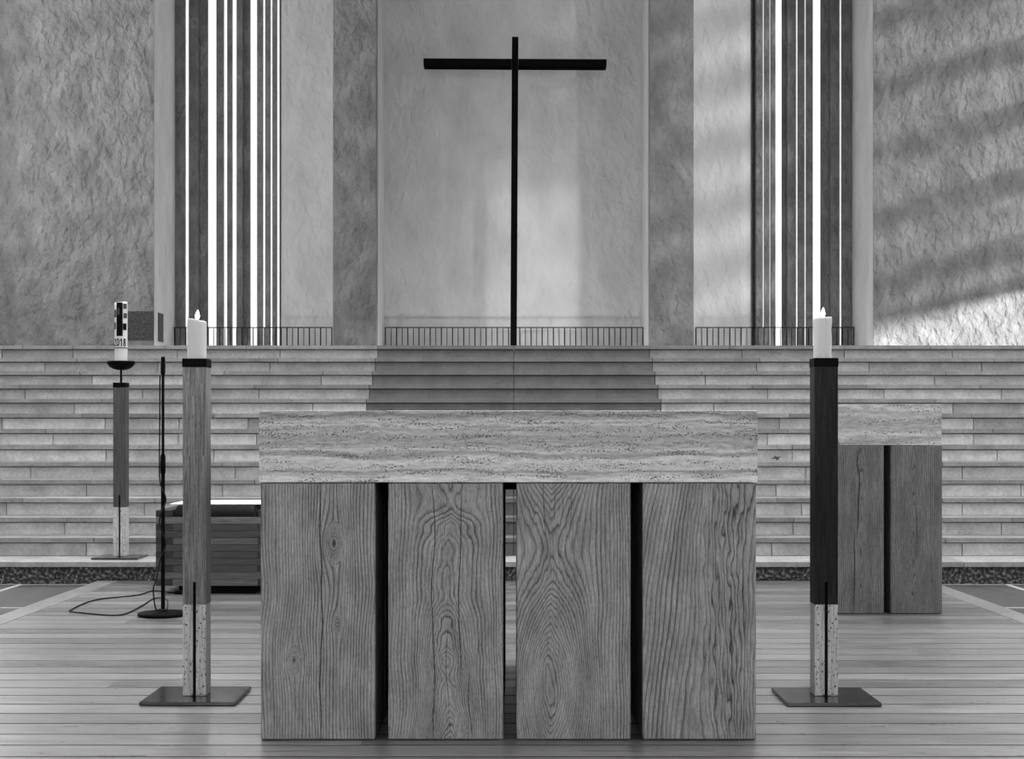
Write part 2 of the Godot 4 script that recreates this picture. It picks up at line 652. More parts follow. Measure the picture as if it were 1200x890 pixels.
func build_hall() -> void:
	# the nave around and behind the camera, and its windows
	var c := setting("ceiling", "plain light plaster ceiling of the church hall")
	part("ceiling_slab", span(-HALF - 0.3, HALF + 0.3, TALL, TALL + 0.3, -14.3, SKY_D0), M.hall_plaster, c)
	part("ceiling_slab", span(-HALF - 0.3, HALF + 0.3, TALL, TALL + 0.3, SKY_D1, D_BACK + 0.6), M.hall_plaster, c)
	for s in [-1.0, 1.0]:
		part("ceiling_slab", span(minf(s * SKY_X, s * (HALF + 0.3)), maxf(s * SKY_X, s * (HALF + 0.3)), TALL, TALL + 0.3, SKY_D0, SKY_D1), M.hall_plaster, c)
	part("added_shade_beam", span(-HALF, HALF, 6.6, TALL, 12.7, 13.1), M.hall_plaster, c)  # unseen beam, added to keep the roof light off the back walls
	# roof light over the steps and the platform
	var sk := setting("window_12", "long frosted roof light above the stone steps")
	for k in 5:
		var a := SKY_D0 + (SKY_D1 - SKY_D0) * k / 5.0
		var e := SKY_D0 + (SKY_D1 - SKY_D0) * (k + 1) / 5.0
		part("pane", span(-SKY_X, SKY_X, TALL + 0.2, TALL + 0.22, a + 0.04, e - 0.04), M.hall_window_glow, sk)
		part("mullion", span(-SKY_X, SKY_X, TALL + 0.14, TALL + 0.26, e - 0.05, e + 0.05), M.matt_black, sk)
	area_light(Vector3(0, TALL + 0.1, -(SKY_D0 + SKY_D1) / 2), Vector3(0, -1, 0), Vector2(SKY_X * 2, SKY_D1 - SKY_D0), SKY_LIGHT, sk)
	wall_with_openings("wall_left", "side wall of the hall with three tall windows", -HALF, [[-9.0, -4.0, 3.0, 8.5], [-1.0, 4.0, 3.0, 8.5], [7.0, 12.0, 3.0, 8.5], [14.4, 20.4, 2.6, 9.0]])
	wall_with_openings("wall_right", "side wall of the hall with tall windows and a sunlit one", HALF, [[-9.0, -4.0, 3.0, 8.5], [-1.0, 4.0, 3.0, 8.5], [5.0, 10.0, 3.0, 8.5], [10.7, 20.9, 1.9, 9.0]])
	var b := setting("wall_front", "end wall of the nave with a wide window")
	part("wall_section", span(-HALF, HALF, -0.4, 2.5, -14.3, -14.0), M.hall_plaster, b)
	part("wall_section", span(-HALF, HALF, 8.5, TALL, -14.3, -14.0), M.hall_plaster, b)
	part("wall_section", span(-HALF, -4.5, 2.5, 8.5, -14.3, -14.0), M.hall_plaster, b)
	part("wall_section", span(4.5, HALF, 2.5, 8.5, -14.3, -14.0), M.hall_plaster, b)
	for s in [-1.0, 1.0]:
		for z in [[4.0, 9.0], [-4.0, 1.0], [-12.0, -7.0] if s < 0 else [-10.0, -5.0]]:
			window_in(s * HALF, z[0], z[1], 3.0, 8.5, 0.55, "tall frosted window with three panes in the side wall")
	window_in(-HALF, -20.4, -14.4, 2.6, 9.0, 1.0, "tall frosted window beside the raised platform")
	var w := setting("window_8", "wide frosted window in the end wall of the nave")
	for k in 6:
		part("pane", span(-4.5 + k * 1.5 + 0.04, -3.0 + k * 1.5 - 0.04, 2.5, 8.5, -14.2, -14.18), M.hall_window_glow, w)
		part("mullion", span(-4.55 + k * 1.5, -4.45 + k * 1.5, 2.5, 8.5, -14.24, -14.16), M.matt_black, w)
	area_light(Vector3(0, 5.5, 14.1), Vector3(0, 0, -1), Vector2(9, 6), 1.2, w)
	# the sunlit window beside the platform: transoms throw the soft bands on the walls
	var sw := setting("window_9", "tall window with heavy transoms beside the raised platform")
	for k in 7:
		var y := 3.2 + 0.91 * k + 0.5
		part("transom", span(HALF + 0.05, HALF + 0.3, y - 0.15, y + 0.15, 10.7, 20.9), M.matt_black, sw)
	part("transom", span(HALF + 0.05, HALF + 0.3, 3.1, 3.26, 10.7, 20.9), M.matt_black, sw)
	for k in 4:
		part("pane", span(HALF + 0.16, HALF + 0.17, 3.26, 9.0, 10.7 + k * 2.55, 13.25 + k * 2.55), M.frosted_glass, sw)
		part("pane", span(HALF + 0.16, HALF + 0.17, 1.9, 3.1, 10.7 + k * 2.55, 13.25 + k * 2.55), M.clear_glass if k > 1 else M.frosted_glass, sw)
	area_light(Vector3(HALF + 0.02, 5.4, -15.8), Vector3(-1, 0, 0), Vector2(10.2, 7.0), 0.5, sw)

func build_floor() -> void:
	var f := setting("floor", "oak boarded floor around the altar between dark stone paving")
	part("subfloor", span(-HALF, HALF, -0.4, -0.05, -14.0, D_LANDING + 0.6), M.joint_mortar, f)
	part("grout_bed", span(-HALF, -2.565, -0.05, -0.0212, -14.0, D_LANDING), M.pale_grout, f)
	part("grout_bed", span(2.565, HALF, -0.05, -0.0212, -14.0, D_LANDING), M.pale_grout, f)
	part("grout_bed", span(-2.565, 2.565, -0.05, -0.0212, -14.0, 2.6), M.pale_grout, f)
	# paving either side of the boards
	for s in [-1.0, 1.0]:
		var xs := [2.575, 3.03, 4.2, 5.4, 6.6, HALF]
		for r in 6:
			var a := 9.33 - 1.25 * (r + 1)
			for k in xs.size() - 1:
				var x0: float = s * (xs[k] + 0.018)
				var x1: float = s * (xs[k + 1] - 0.018)
				part("paving_slab", span(minf(x0, x1), maxf(x0, x1), -0.05, -0.02, a + 0.022, a + 1.228, 0.004), M.slate, f)
	part("nave_paving", span(-HALF, HALF, -0.0212, -0.02, -14.0, 1.8), M.slate, f)
	# boards along x, framed by a board along z at either side
	var d := 2.30
	var meshes := []
	rng.seed = 77
	while d < D_LANDING - 0.03:
		var w := rng.randf_range(0.148, 0.182)
		if d + w > D_LANDING - 0.1:
			w = D_LANDING - 0.004 - d
		var cuts := [-2.43]
		if rng.randf() < 0.55:
			cuts.append(rng.randf_range(-1.9, 1.9))
		cuts.append(2.43)
		for k in cuts.size() - 1:
			var o := Vector2(rng.randf(), rng.randf())
			part("floor_board", span(cuts[k] + 0.0006, cuts[k + 1] - 0.0006, -0.05, rng.randf_range(-0.0004, 0.0), d + 0.0055, d + w - 0.0055, 0.0003, Vector2(0.4, 1.0), o), M["floor_oak_%d" % rng.randi_range(0, 4)], f)
		d += w
		part("board_joint", span(-2.43, 2.43, -0.05, -0.0008, d - 0.006, minf(d + 0.006, D_LANDING - 0.002)), M.joint_pitch, f)
	for s in [-1.0, 1.0]:
		part("border_board", span(minf(s * 2.435, s * 2.565), maxf(s * 2.435, s * 2.565), -0.05, 0.0, 2.3, D_LANDING - 0.004, 0.003, Vector2(1.9, 0.6)), M.floor_oak_4, f)

func stone_row(n: Node3D, called: String, joints: Array, y0: float, y1: float, d0: float, d1: float, bev: float, centre_dark: bool, tones: Array) -> void:
	for k in joints.size() - 1:
		var a: float = joints[k]
		var b: float = joints[k + 1]
		var m: Material = M["stair_stone_%d" % tones[rng.randi_range(0, tones.size() - 1)]]
		if centre_dark and absf((a + b) / 2) < 1.0:
			m = M.dark_stone
		var j := rng.randf_range(-0.0015, 0.0015)
		part(called, span(a + 0.0025, b - 0.0025, y0, y1, d0 + j, d1, bev), m, n)

func joints_for(fixed: Array, d: float, centre: bool) -> Array:
	# joints seen in the photograph, then others about a metre apart
	var out := []
	for x in fixed:
		out.append(px(x, d))
	if centre:
		for x in [-1.145, 0.0, 1.145]:
			out.append(x)
	out.sort()
	var all := [-HALF]
	out.append(HALF)
	for x in out:
		var from: float = all[-1]
		var gap: float = x - from
		if gap < 0.08:
			continue
		var pieces := maxi(1, int(round(gap / 1.15)))
		var bare: bool = centre and from > -1.2 and x < 1.2
		if bare:
			pieces = 1
		for k in range(1, pieces):
			all.append(from + gap * (k + rng.randf_range(-0.18, 0.18)) / pieces)
		all.append(x)
	return all

func build_stair() -> void:
	var n := setting("stair", "wide flight of pale stone steps rising to the raised platform")
	n.set_meta("category", "stair")
	rng.seed = 91
	part("stair_core", span(-HALF, HALF, -0.3, LANDING - 0.045, D_LANDING + 0.08, 10.4), M.joint_mortar, n)
	for k in 13:
		part("stair_core", span(-HALF, HALF, -0.3, LANDING + (k + 1) * R_STEP - 0.045, D_STEP + k * T_STEP + 0.064, D_STEP + (k + 1) * T_STEP + 0.2), M.joint_mortar, n)
	# landing: rough dark base stones under a thin slab
	var j := joints_for([50, 400, 760, 1010, 1130], D_LANDING, false)
	stone_row(n, "landing_slab", j, LANDING - 0.031, LANDING, D_LANDING, D_STEP + 0.05, 0.001, false, [5, 5, 0])
	var jb := joints_for([], D_LANDING, false)
	for k in jb.size() - 1:
		part("base_stone", span(jb[k] + 0.001, jb[k + 1] - 0.001, -0.06, LANDING - 0.031, D_LANDING + 0.012, D_LANDING + 0.1, 0.004), M.rough_stone, n)
	# joints of the risers, counted from the lowest step, as columns of the photograph
	var seen := {
		13: [1, 84.5, 207, 327.5, 870, 990.5, 1117], 12: [51.7, 184, 315.5, 887, 1019.5, 1151.5], 11: [107, 230, 376, 827, 960, 1096],
		10: [28, 166, 303, 900, 1037, 1175], 9: [86, 366, 837, 980, 1118], 8: [1.5, 122, 209, 290, 914, 1029, 1142], 7: [60.7, 208, 300, 900, 1142],
		6: [123, 250, 929, 1170], 5: [34.5, 275, 945, 1129], 4: [100, 260, 910, 1198], 3: [6.2, 168, 940, 1129], 2: [74.5, 230, 930, 1175], 1: [99.8, 200, 905, 1129],
	}
	for k in range(1, 14):
		var top := LANDING + k * R_STEP
		var d := D_STEP + (k - 1) * T_STEP
		var jr := joints_for(seen[k], d, true)
		var jt := joints_for(seen[k].map(func(x): return x + rng.randf_range(-40, 40)), d, true)
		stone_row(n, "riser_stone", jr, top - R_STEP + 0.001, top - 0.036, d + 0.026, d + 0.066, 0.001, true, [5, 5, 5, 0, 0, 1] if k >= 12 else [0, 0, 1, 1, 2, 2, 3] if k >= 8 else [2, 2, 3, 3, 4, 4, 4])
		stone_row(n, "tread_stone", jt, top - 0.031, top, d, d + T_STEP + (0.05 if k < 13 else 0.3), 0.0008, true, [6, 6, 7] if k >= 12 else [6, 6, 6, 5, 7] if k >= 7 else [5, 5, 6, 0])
	# a few dark stains and chips seen on the stones
	for q in [[681, 427, 0.075, 0.02, 12], [508, 437, 0.03, 0.015, 11], [462, 452, 0.02, 0.01, 10], [600, 420, 0.02, 0.014, 12], [910, 537, 0.05, 0.02, 6], [345, 420, 0.02, 0.006, 12]]:
		var k: int = q[4]
		var d: float = D_STEP + (k - 1) * T_STEP + 0.0255
		var st := begin()
		var c := Vector3(px(q[0], d), py(q[1], d), -d)
		var prev := Vector3.ZERO
		for i in 13:
			var a := TAU * i / 12.0
			var r := 0.65 + 0.35 * sin(i * 2.3 + q[0])
			if i == 12:
				r = 0.65 + 0.35 * sin(q[0])
			var p := c + Vector3(cos(a) * q[2] * r, sin(a) * q[3] * r, 0)
			if i > 0:
				face(st, [c + Vector3(0, 0, 0.001), prev, p], Vector3(0, 0, 1), [Vector2.ZERO, Vector2.ZERO, Vector2.ZERO])
			prev = p
		part("stain_patch", st.commit(), M.stain, n)
	var p := setting("floor_platform", "pale stone floor of the raised platform behind the steps")
	part("platform_slab", span(-HALF, HALF, -0.3, PLATFORM - 0.004, D_STEP + 13 * T_STEP + 0.2, D_BACK + 0.6), M.platform_stone, p)

func build_back_wall() -> void:
	var y0 := PLATFORM - 0.01
	var edge := 4.98
	var n := setting("wall_back_left", "rough grey plastered wall beside the slit windows, with a dark painted-in shadow")
	part("wall_section", span(-HALF, -edge, y0, TALL, D_FRONT, D_BACK + 0.3), M.rough_plaster, n)
	n = setting("wall_back_right", "rough grey plastered wall crossed by soft bands of sunlight")
	part("wall_section", span(edge, HALF, y0, TALL, D_FRONT, D_BACK + 0.3), M.rough_plaster, n)
	# reveals in smoother plaster on the flanks of the two walls
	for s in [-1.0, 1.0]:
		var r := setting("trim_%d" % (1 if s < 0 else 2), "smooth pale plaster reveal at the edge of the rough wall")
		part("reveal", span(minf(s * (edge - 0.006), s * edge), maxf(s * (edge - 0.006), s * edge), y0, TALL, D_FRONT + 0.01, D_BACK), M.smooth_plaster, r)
	# the two piers
	for q in [[-2.504, -1.902, "dark rough plaster pier between the slit windows and the cross"], [1.884, 2.492, "dark rough plaster pier between the cross and the sunlit fins"]]:
		var p := setting("pier", q[2])
		part("pier_shaft", span(q[0], q[1], y0, TALL, D_FRONT, D_FRONT + 0.25, 0.01), M.rough_plaster, p)
		part("pier_flank", span(q[0] + 0.004, q[1] - 0.004, y0, TALL, D_FRONT + 0.25, D_BACK + 0.02), M.smooth_plaster, p)
	# wall behind the cross
	n = setting("wall_back", "pale plastered wall behind the dark cross")
	part("wall_section", span(-2.4, 2.4, y0, TALL, D_BACK, D_BACK + 0.3), M.smooth_plaster, n)
	# walls of the side niches, rounding away towards the fins
	for s in [-1.0, 1.0]:
		var w := setting("wall_niche", "pale plastered niche wall next to the dark pier, %s" % ("rounding off towards the slit windows" if s < 0 else "darkening towards the sunlit fins"))
		var inner := 2.2
		var bend := absf(px(335, D_BACK)) if s < 0 else px(868, D_BACK)
		var r := 0.14 if s < 0 else 0.26
		var prof := []
		prof.append(Vector2(inner, D_BACK))
		prof.append(Vector2(bend, D_BACK))
		for k in range(1, 9):
			var a := PI / 2 * k / 8.0
			prof.append(Vector2(bend + sin(a) * r, D_BACK + (1.0 - cos(a)) * 0.45))
		prof.append(Vector2(bend + r, D_BACK + 0.7))
		prof.append(Vector2(inner, D_BACK + 0.7))
		var st := begin()
		for k in prof.size():
			var a: Vector2 = prof[k]
			var b: Vector2 = prof[(k + 1) % prof.size()]
			var pa := Vector3(s * a.x, 0, -a.y)
			var pb := Vector3(s * b.x, 0, -b.y)
			var nn: Vector3 = (pb - pa).cross(Vector3.UP).normalized() * s
			face(st, [pa + Vector3(0, y0, 0), pb + Vector3(0, y0, 0), pb + Vector3(0, TALL, 0), pa + Vector3(0, TALL, 0)], nn, [Vector2.ZERO, Vector2.ZERO, Vector2.ZERO, Vector2.ZERO])
		part("wall_section", st.commit(), M.smooth_plaster, w)
	# slit windows: dark fins (f), paler stepped fins (m) and glowing slits (g), as columns of the photograph
	var left_set := [[203, 205.5, "g"], [205.5, 217.2, "f"], [217.2, 221, "g"], [221, 232, "f"], [232, 244.3, "m"], [244.3, 253.4, "g"], [253.4, 262.2, "f"], [262.2, 266, "g"], [266, 272.2, "f"], [272.2, 277, "g"], [277, 284, "f"], [284, 294, "m"], [294, 301, "g"], [301, 308, "f"], [308, 310.6, "g"], [310.6, 316.7, "f"], [316.7, 319, "g"], [319, 324.5, "f"], [324.5, 327, "g"]]
	var right_set := [[886, 894, "f"], [894, 895.6, "g"], [895.6, 902, "f"], [902, 903.2, "g"], [903.2, 909, "f"], [909, 915.5, "g"], [915.5, 923, "m"], [923, 933, "f"], [933, 935, "g"], [935, 943, "f"], [943, 944.7, "g"], [944.7, 952.7, "f"], [952.7, 961, "g"], [961, 973.5, "m"], [973.5, 984, "f"], [984, 986.3, "g"], [986.3, 998.5, "f"], [998.5, 1001, "g"]]
	for q in [["window_10", left_set, "row of glowing slit windows between dark fins beside the rough left wall"], ["window_11", right_set, "row of glowing slit windows between sunlit rough fins"]]:
		var w := setting(q[0], q[2])
		for e in q[1]:
			var a: float = e[0]
			var b: float = e[1]
			if e[2] == "g":
				var x0 := px(a - 0.2, D_BACK + 0.04)
				var x1 := px(b + 0.2, D_BACK + 0.04)
				part("pane", span(x0, x1, y0, TALL - 0.02, D_BACK + 0.04, D_BACK + 0.06), M.window_glow, w)
				if b - a > 3.5:
					area_light(Vector3(px((a + b) / 2, D_BACK + 0.03), (y0 + TALL) / 2, -D_BACK - 0.03), Vector3(0, 0, 1), Vector2((b - a) * 0.9 * D_BACK / FOCAL, TALL - y0 - 0.2), 1.0, w)
			else:
				var dd := D_BACK if e[2] == "f" else D_BACK + 0.12
				part("fin", span(px(a, dd), px(b, dd), y0, TALL, dd, D_BACK + 0.6, 0.006), M.rough_plaster, w)
		part("outer_wall", span(-edge if q[0] == "window_10" else 2.3, -2.3 if q[0] == "window_10" else edge, y0, TALL, D_BACK + 0.75, D_BACK + 0.85), M.hall_plaster, w)
	# unseen lamps added at the foot of the niches to brighten the plaster
	for q in [[-4.8, -2.6, "in the niche of the slit windows", 6.0], [-1.75, 1.75, "behind the dark cross", 10.0], [2.6, 4.8, "in the niche of the sunlit fins", 5.0]]:
		var u := thing("added_lamp", "added unseen floor lamp lying on the platform %s" % q[2], "floor lamp", Vector3((q[0] + q[1]) / 2, PLATFORM - 0.004, -(D_FRONT + 0.15)), 0.0, "added lamps at the foot of the niches")
		var long: float = q[1] - q[0]
		part("housing", box(Vector3(long, 0.03, 0.11), 0.003, Vector2.ONE, Vector2.ZERO, Vector3(0, 0.015, 0)), M.matt_black, u)
		part("light_strip", box(Vector3(long - 0.06, 0.006, 0.07), 0.0, Vector2.ONE, Vector2.ZERO, Vector3(0, 0.033, 0)), M.added_lamp_glow, u)
		area_light(Vector3((q[0] + q[1]) / 2, PLATFORM + 0.04, -(D_FRONT + 0.15)), Vector3(0, 1, 0), Vector2(long - 0.06, 0.07), q[3], u, "added_light")
	# plaque round the wall corner: dark slabs standing in for a cast shadow
	var pl := thing("wall_shadow_patch", "dark square slab painting a shadow low on the plastered wall behind the printed candle", "shadow_patch")
	part("shadow_face", span(px(137, D_FRONT), -edge - 0.002, py(399, D_FRONT), py(365, D_FRONT), D_FRONT - 0.015, D_FRONT, 0.003), M.shadow_plaster, pl)
	part("shadow_return", span(-edge + 0.006, -edge + 0.02, py(399, D_FRONT), py(365, D_FRONT), D_FRONT + 0.21, D_FRONT + 0.49, 0.003), M.shadow_plaster, pl)

func build_cross_and_rails() -> void:
	var d := 21.55
	var c := thing("cross", "tall slim black cross standing before the pale plastered wall", "cross", Vector3(0.0, PLATFORM - 0.004, -d))
	var foot := PLATFORM - 0.004
	var wide := 7.6 * d / FOCAL
	part("upright", box(Vector3(wide, py(43, d) - foot, 0.13), 0.004, Vector2.ONE, Vector2.ZERO, Vector3(0, (py(43, d) - foot) / 2, -0.065)), M.cross_steel, c)
	var y0 := py(77, d) - foot
	var y1 := py(68.8, d) - foot
	for s in [-1.0, 1.0]:
		part("arm", box(Vector3(1.255, y1 - y0, 0.26), 0.004, Vector2.ONE, Vector2.ZERO, Vector3(s * (1.255 / 2 + wide / 2 + 0.001), (y0 + y1) / 2, -0.13)), M.cross_steel, c)
	part("foot_plate", box(Vector3(0.3, 0.02, 0.3), 0.003, Vector2.ONE, Vector2.ZERO, Vector3(0, 0.01, -0.13)), M.cross_steel, c)
	c.rotation_degrees.z = -0.3
	c.position.x = px(601.6, d)
	var rd := 22.1
	var sets := [[204, 389.5, "low black railing in front of the slit windows beside the rough left wall"], [451, 754, "low black railing behind the foot of the dark cross"], [815, 1001, "low black railing in front of the sunlit fins"]]
	for s in sets:
		var x0 := px(s[0], rd)
		var x1 := px(s[1], rd)
		var top := py(383.5, rd)
		var r := thing("railing", s[2], "railing", Vector3((x0 + x1) / 2, PLATFORM - 0.004, -rd), 0.0, "black railings along the platform wall")
		var h := top - PLATFORM + 0.004
		part("top_rail", box(Vector3(x1 - x0, 0.014, 0.03), 0.003, Vector2.ONE, Vector2.ZERO, Vector3(0, h - 0.007, 0)), M.rail_steel, r)
		part("bottom_rail", box(Vector3(x1 - x0, 0.014, 0.03), 0.003, Vector2.ONE, Vector2.ZERO, Vector3(0, 0.1, 0)), M.rail_steel, r)
		var count := int(round((x1 - x0) / 0.082))
		var thick := box(Vector3(0.016, h - 0.014, 0.016), 0.002, Vector2.ONE, Vector2.ZERO, Vector3(0, (h - 0.014) / 2, 0))
		var thin := box(Vector3(0.011, h - 0.12, 0.011), 0.002, Vector2.ONE, Vector2.ZERO, Vector3(0, 0.1 + (h - 0.12) / 2, 0))
		for k in count + 1:
			part("baluster", thick if k % 2 == 0 or k == count else thin, M.rail_steel, r, Vector3(lerpf(-(x1 - x0) / 2 + 0.008, (x1 - x0) / 2 - 0.008, float(k) / count), 0, 0))

func build_altar() -> void:
	var d := 4.49
	var x0 := px(305.5, d)
	var x1 := px(886.0, d)
	var cx := (x0 + x1) / 2
	var wide := x1 - x0
	var split := py(565.5, d)
	var top := py(481.5, d)
	var a := thing("altar", "square altar of a thick travertine slab on upright oak blocks", "altar", Vector3(cx, 0, -d - wide / 2))
	part("stone_slab", box(Vector3(wide + 0.008, top - split, wide + 0.008), 0.001, Vector2(1.0 / 1.48, 1.0 / 0.215), Vector2(0.5, 0.5), Vector3(0, 0, 0)), M.travertine, a, Vector3(0, (top + split) / 2, 0), "pitted horizontally banded travertine slab")
	# the four oak columns of the front, then the same grid towards the back
	var cols := [[305.5, 439.5], [455, 589.5], [605.5, 739], [753.5, 886]]
	for r in 4:
		var zc := wide / 2 - 0.1675 - r * (wide - 0.335) / 3.0
		for k in 4:
			var bx0 := px(cols[k][0], d) - cx
			var bx1 := px(cols[k][1], d) - cx
			var bw := bx1 - bx0
			var mesh: ArrayMesh
			if r == 0:
				mesh = box(Vector3(bw, split - 0.004, 0.335), 0.003, Vector2(1.0 / bw, 1.0 / (split - 0.004)), Vector2(0.5, 0.5))
			else:
				mesh = box(Vector3(bw, split - 0.004, 0.335), 0.003, Vector2(2.2, 1.1), Vector2(k * 0.3, r * 0.2))
			part("oak_block", mesh, M["oak_%d" % (k + 1)] if r == 0 else M.block_oak, a, Vector3((bx0 + bx1) / 2, (split - 0.004) / 2 + 0.002, zc))
	part("core_frame", box(Vector3(wide - 0.30, 0.03, wide - 0.30), 0.0, Vector2.ONE, Vector2.ZERO), M.matt_black, a, Vector3(0, split - 0.012, 0))

func build_lectern() -> void:
	var d := 7.62
	var x0 := px(975.5, d)
	var x1 := px(1104.0, d)
	var cx := (x0 + x1) / 2
	var wide := x1 - x0
	var split := py(522, d)
	var top := py(474, d)
	var a := thing("lectern", "narrow lectern of a travertine block on upright oak blocks", "lectern", Vector3(cx, 0, -d - wide / 2))
	part("stone_slab", box(Vector3(wide - 0.004, top - split, wide - 0.004), 0.001, Vector2(0.42, 2.4), Vector2(0.30, 0.42)), M.travertine, a, Vector3(0, (top + split) / 2, 0), "pitted travertine block")
	var cols := [[975.5, 1035.8], [1044.2, 1104]]
	for r in 2:
		for k in 2:
			var bx0 := px(cols[k][0], d) - cx
			var bx1 := px(cols[k][1], d) - cx
			var bw := bx1 - bx0
			var mesh := box(Vector3(bw, split - 0.004, bw), 0.003, Vector2(1.0 / bw, 1.0 / (split - 0.004)), Vector2(0.5, 0.5))
			part("oak_block", mesh, M["oak_%d" % (5 + k)], a, Vector3((bx0 + bx1) / 2, (split - 0.004) / 2 + 0.002, (0.5 - r) * (wide - bw)))

func candle_mesh(radius: float, tall: float, slope: float, sd: int, drips: float) -> ArrayMesh:
	# a burnt pillar candle: sloping rim, hollow top, runs of wax down the side
	var st := begin()
	st.set_smooth_group(0)
	var n := noise(sd, 1.0, 3)
	var segs := 48
	var rows := 22
	for i in rows + 6:
		for k in segs + 1:
			var a := TAU * k / segs
			var rim := tall + slope * cos(a) + 0.0025 * n.get_noise_2d(cos(a) * 2.0 + 5.0, sin(a) * 2.0)
			var p: Vector3
			if i <= rows:
				var t := float(i) / rows
				var run := maxf(0.0, n.get_noise_2d(cos(a) * 3.5 + 20.0, sin(a) * 3.5 + t * 0.5)) * drips * t
				var r := radius + run + 0.0008 * n.get_noise_3d(cos(a) * 3, t * 8, sin(a) * 3)
				if i == rows:
					r -= 0.0015
				p = Vector3(cos(a) * r, rim * t, sin(a) * r)
			else:
				var q := float(i - rows) / 5.0
				var r := radius * (1.0 - q * 0.999)
				var dip := -0.012 * sin(minf(1.0, q * 1.6) * PI / 2)
				p = Vector3(cos(a) * r, lerpf(rim, tall, q) + dip, sin(a) * r)
			st.set_uv(Vector2(float(k) / segs, float(i) / (rows + 6)))
			st.add_vertex(p)
	for i in rows + 5:
		for k in segs:
			var a := i * (segs + 1) + k
			var b := a + segs + 1
			for id in [a, a + 1, b, a + 1, b + 1, b]:
				st.add_index(id)
	st.generate_normals()
	return st.commit()

func candle_stand(cx: float, d_plate: float, d_post: float, base_y: float, tall: float, plate_w: float, wood: Material, label: String, group: String) -> Node3D:
	var s := thing("candle_stand", label, "candle stand", Vector3(cx, base_y, -d_post - 0.04), 0.0, group)
	var zc := d_post + 0.04 - (d_plate + plate_w / 2)
	part("base_plate", box(Vector3(plate_w, 0.012, plate_w), 0.002, Vector2(2, 2)), M.steel_plate, s, Vector3(0, 0.007, zc), "thin square steel plate")
	var w := 0.08
	var slit := 0.0105
	var leg := (w - slit) / 2
	var y_low := 0.325
	var y_slit := 0.402
	# the post is slit at its foot and slides over a steel fin
	var st := begin()
	add_box(st, Vector3(0, (y_slit + tall) / 2, 0), Vector3(w, tall - y_slit, w), 0.0, Vector2(3, 1.2))
	for q in [-1.0, 1.0]:
		add_box(st, Vector3(q * (slit + leg) / 2, (y_low + y_slit) / 2, 0), Vector3(leg, y_slit - y_low, w), 0.0, Vector2(3, 1.2))
	part("post", st.commit(), wood, s, Vector3.ZERO, "upright oak post")
	st = begin()
	for q in [-1.0, 1.0]:
		add_box(st, Vector3(q * (slit + leg) / 2, (0.014 + y_low) / 2, 0), Vector3(leg, y_low - 0.014, w), 0.001, Vector2(3, 3))
	part("post_foot", st.commit(), M.silvered_wood, s, Vector3.ZERO, "pale worn silvery foot of the post")
	part("steel_fin", box(Vector3(0.006, y_slit - 0.02, w - 0.006), 0.0, Vector2.ONE, Vector2.ZERO, Vector3(0, (y_slit - 0.02) / 2 + 0.012, 0)), M.black_steel, s)
	part("collar", box(Vector3(w + 0.004, 0.030, w + 0.004), 0.002, Vector2.ONE, Vector2.ZERO, Vector3(0, tall + 0.002 - 0.015, 0)), M.black_steel, s, Vector3.ZERO, "black steel collar")
	return s

func flame_mesh(tall: float, wide: float) -> ArrayMesh:
	var prof := []
	for k in 13:
		var t := k / 12.0
		prof.append(Vector2(wide * pow(sin(PI * pow(t, 0.62)), 0.9) if k < 12 and k > 0 else 0.0003, t * tall))
	return lathe(prof, 20)

func pillar_candle(at: Vector3, radius: float, tall: float, slope: float, sd: int, drips: float, label: String) -> void:
	var c := thing("pillar_candle", label, "candle", at, 0.0, "white pillar candles on the front stands")
	part("wax_body", candle_mesh(radius, tall, slope, sd, drips), M.wax, c)
	part("wick", tube(PackedVector3Array([Vector3(0, tall - 0.014, 0), Vector3(0.001, tall - 0.002, 0), Vector3(0.003, tall + 0.005, 0.001)]), 0.0012, 6), M.wick, c)
	var f := part("flame", flame_mesh(0.034, 0.0075), M.flame, c, Vector3(0.001, tall + 0.001, 0))
	f.rotation_degrees.z = -4
	var l := OmniLight3D.new()
	l.name = "flame_light"
	l.light_energy = 0.012
	l.light_size = 0.007
	l.omni_range = 60.0
	l.omni_attenuation = 2.0
	l.shadow_enabled = true
	c.add_child(l)
	l.position = Vector3(0.001, tall + 0.017, 0)

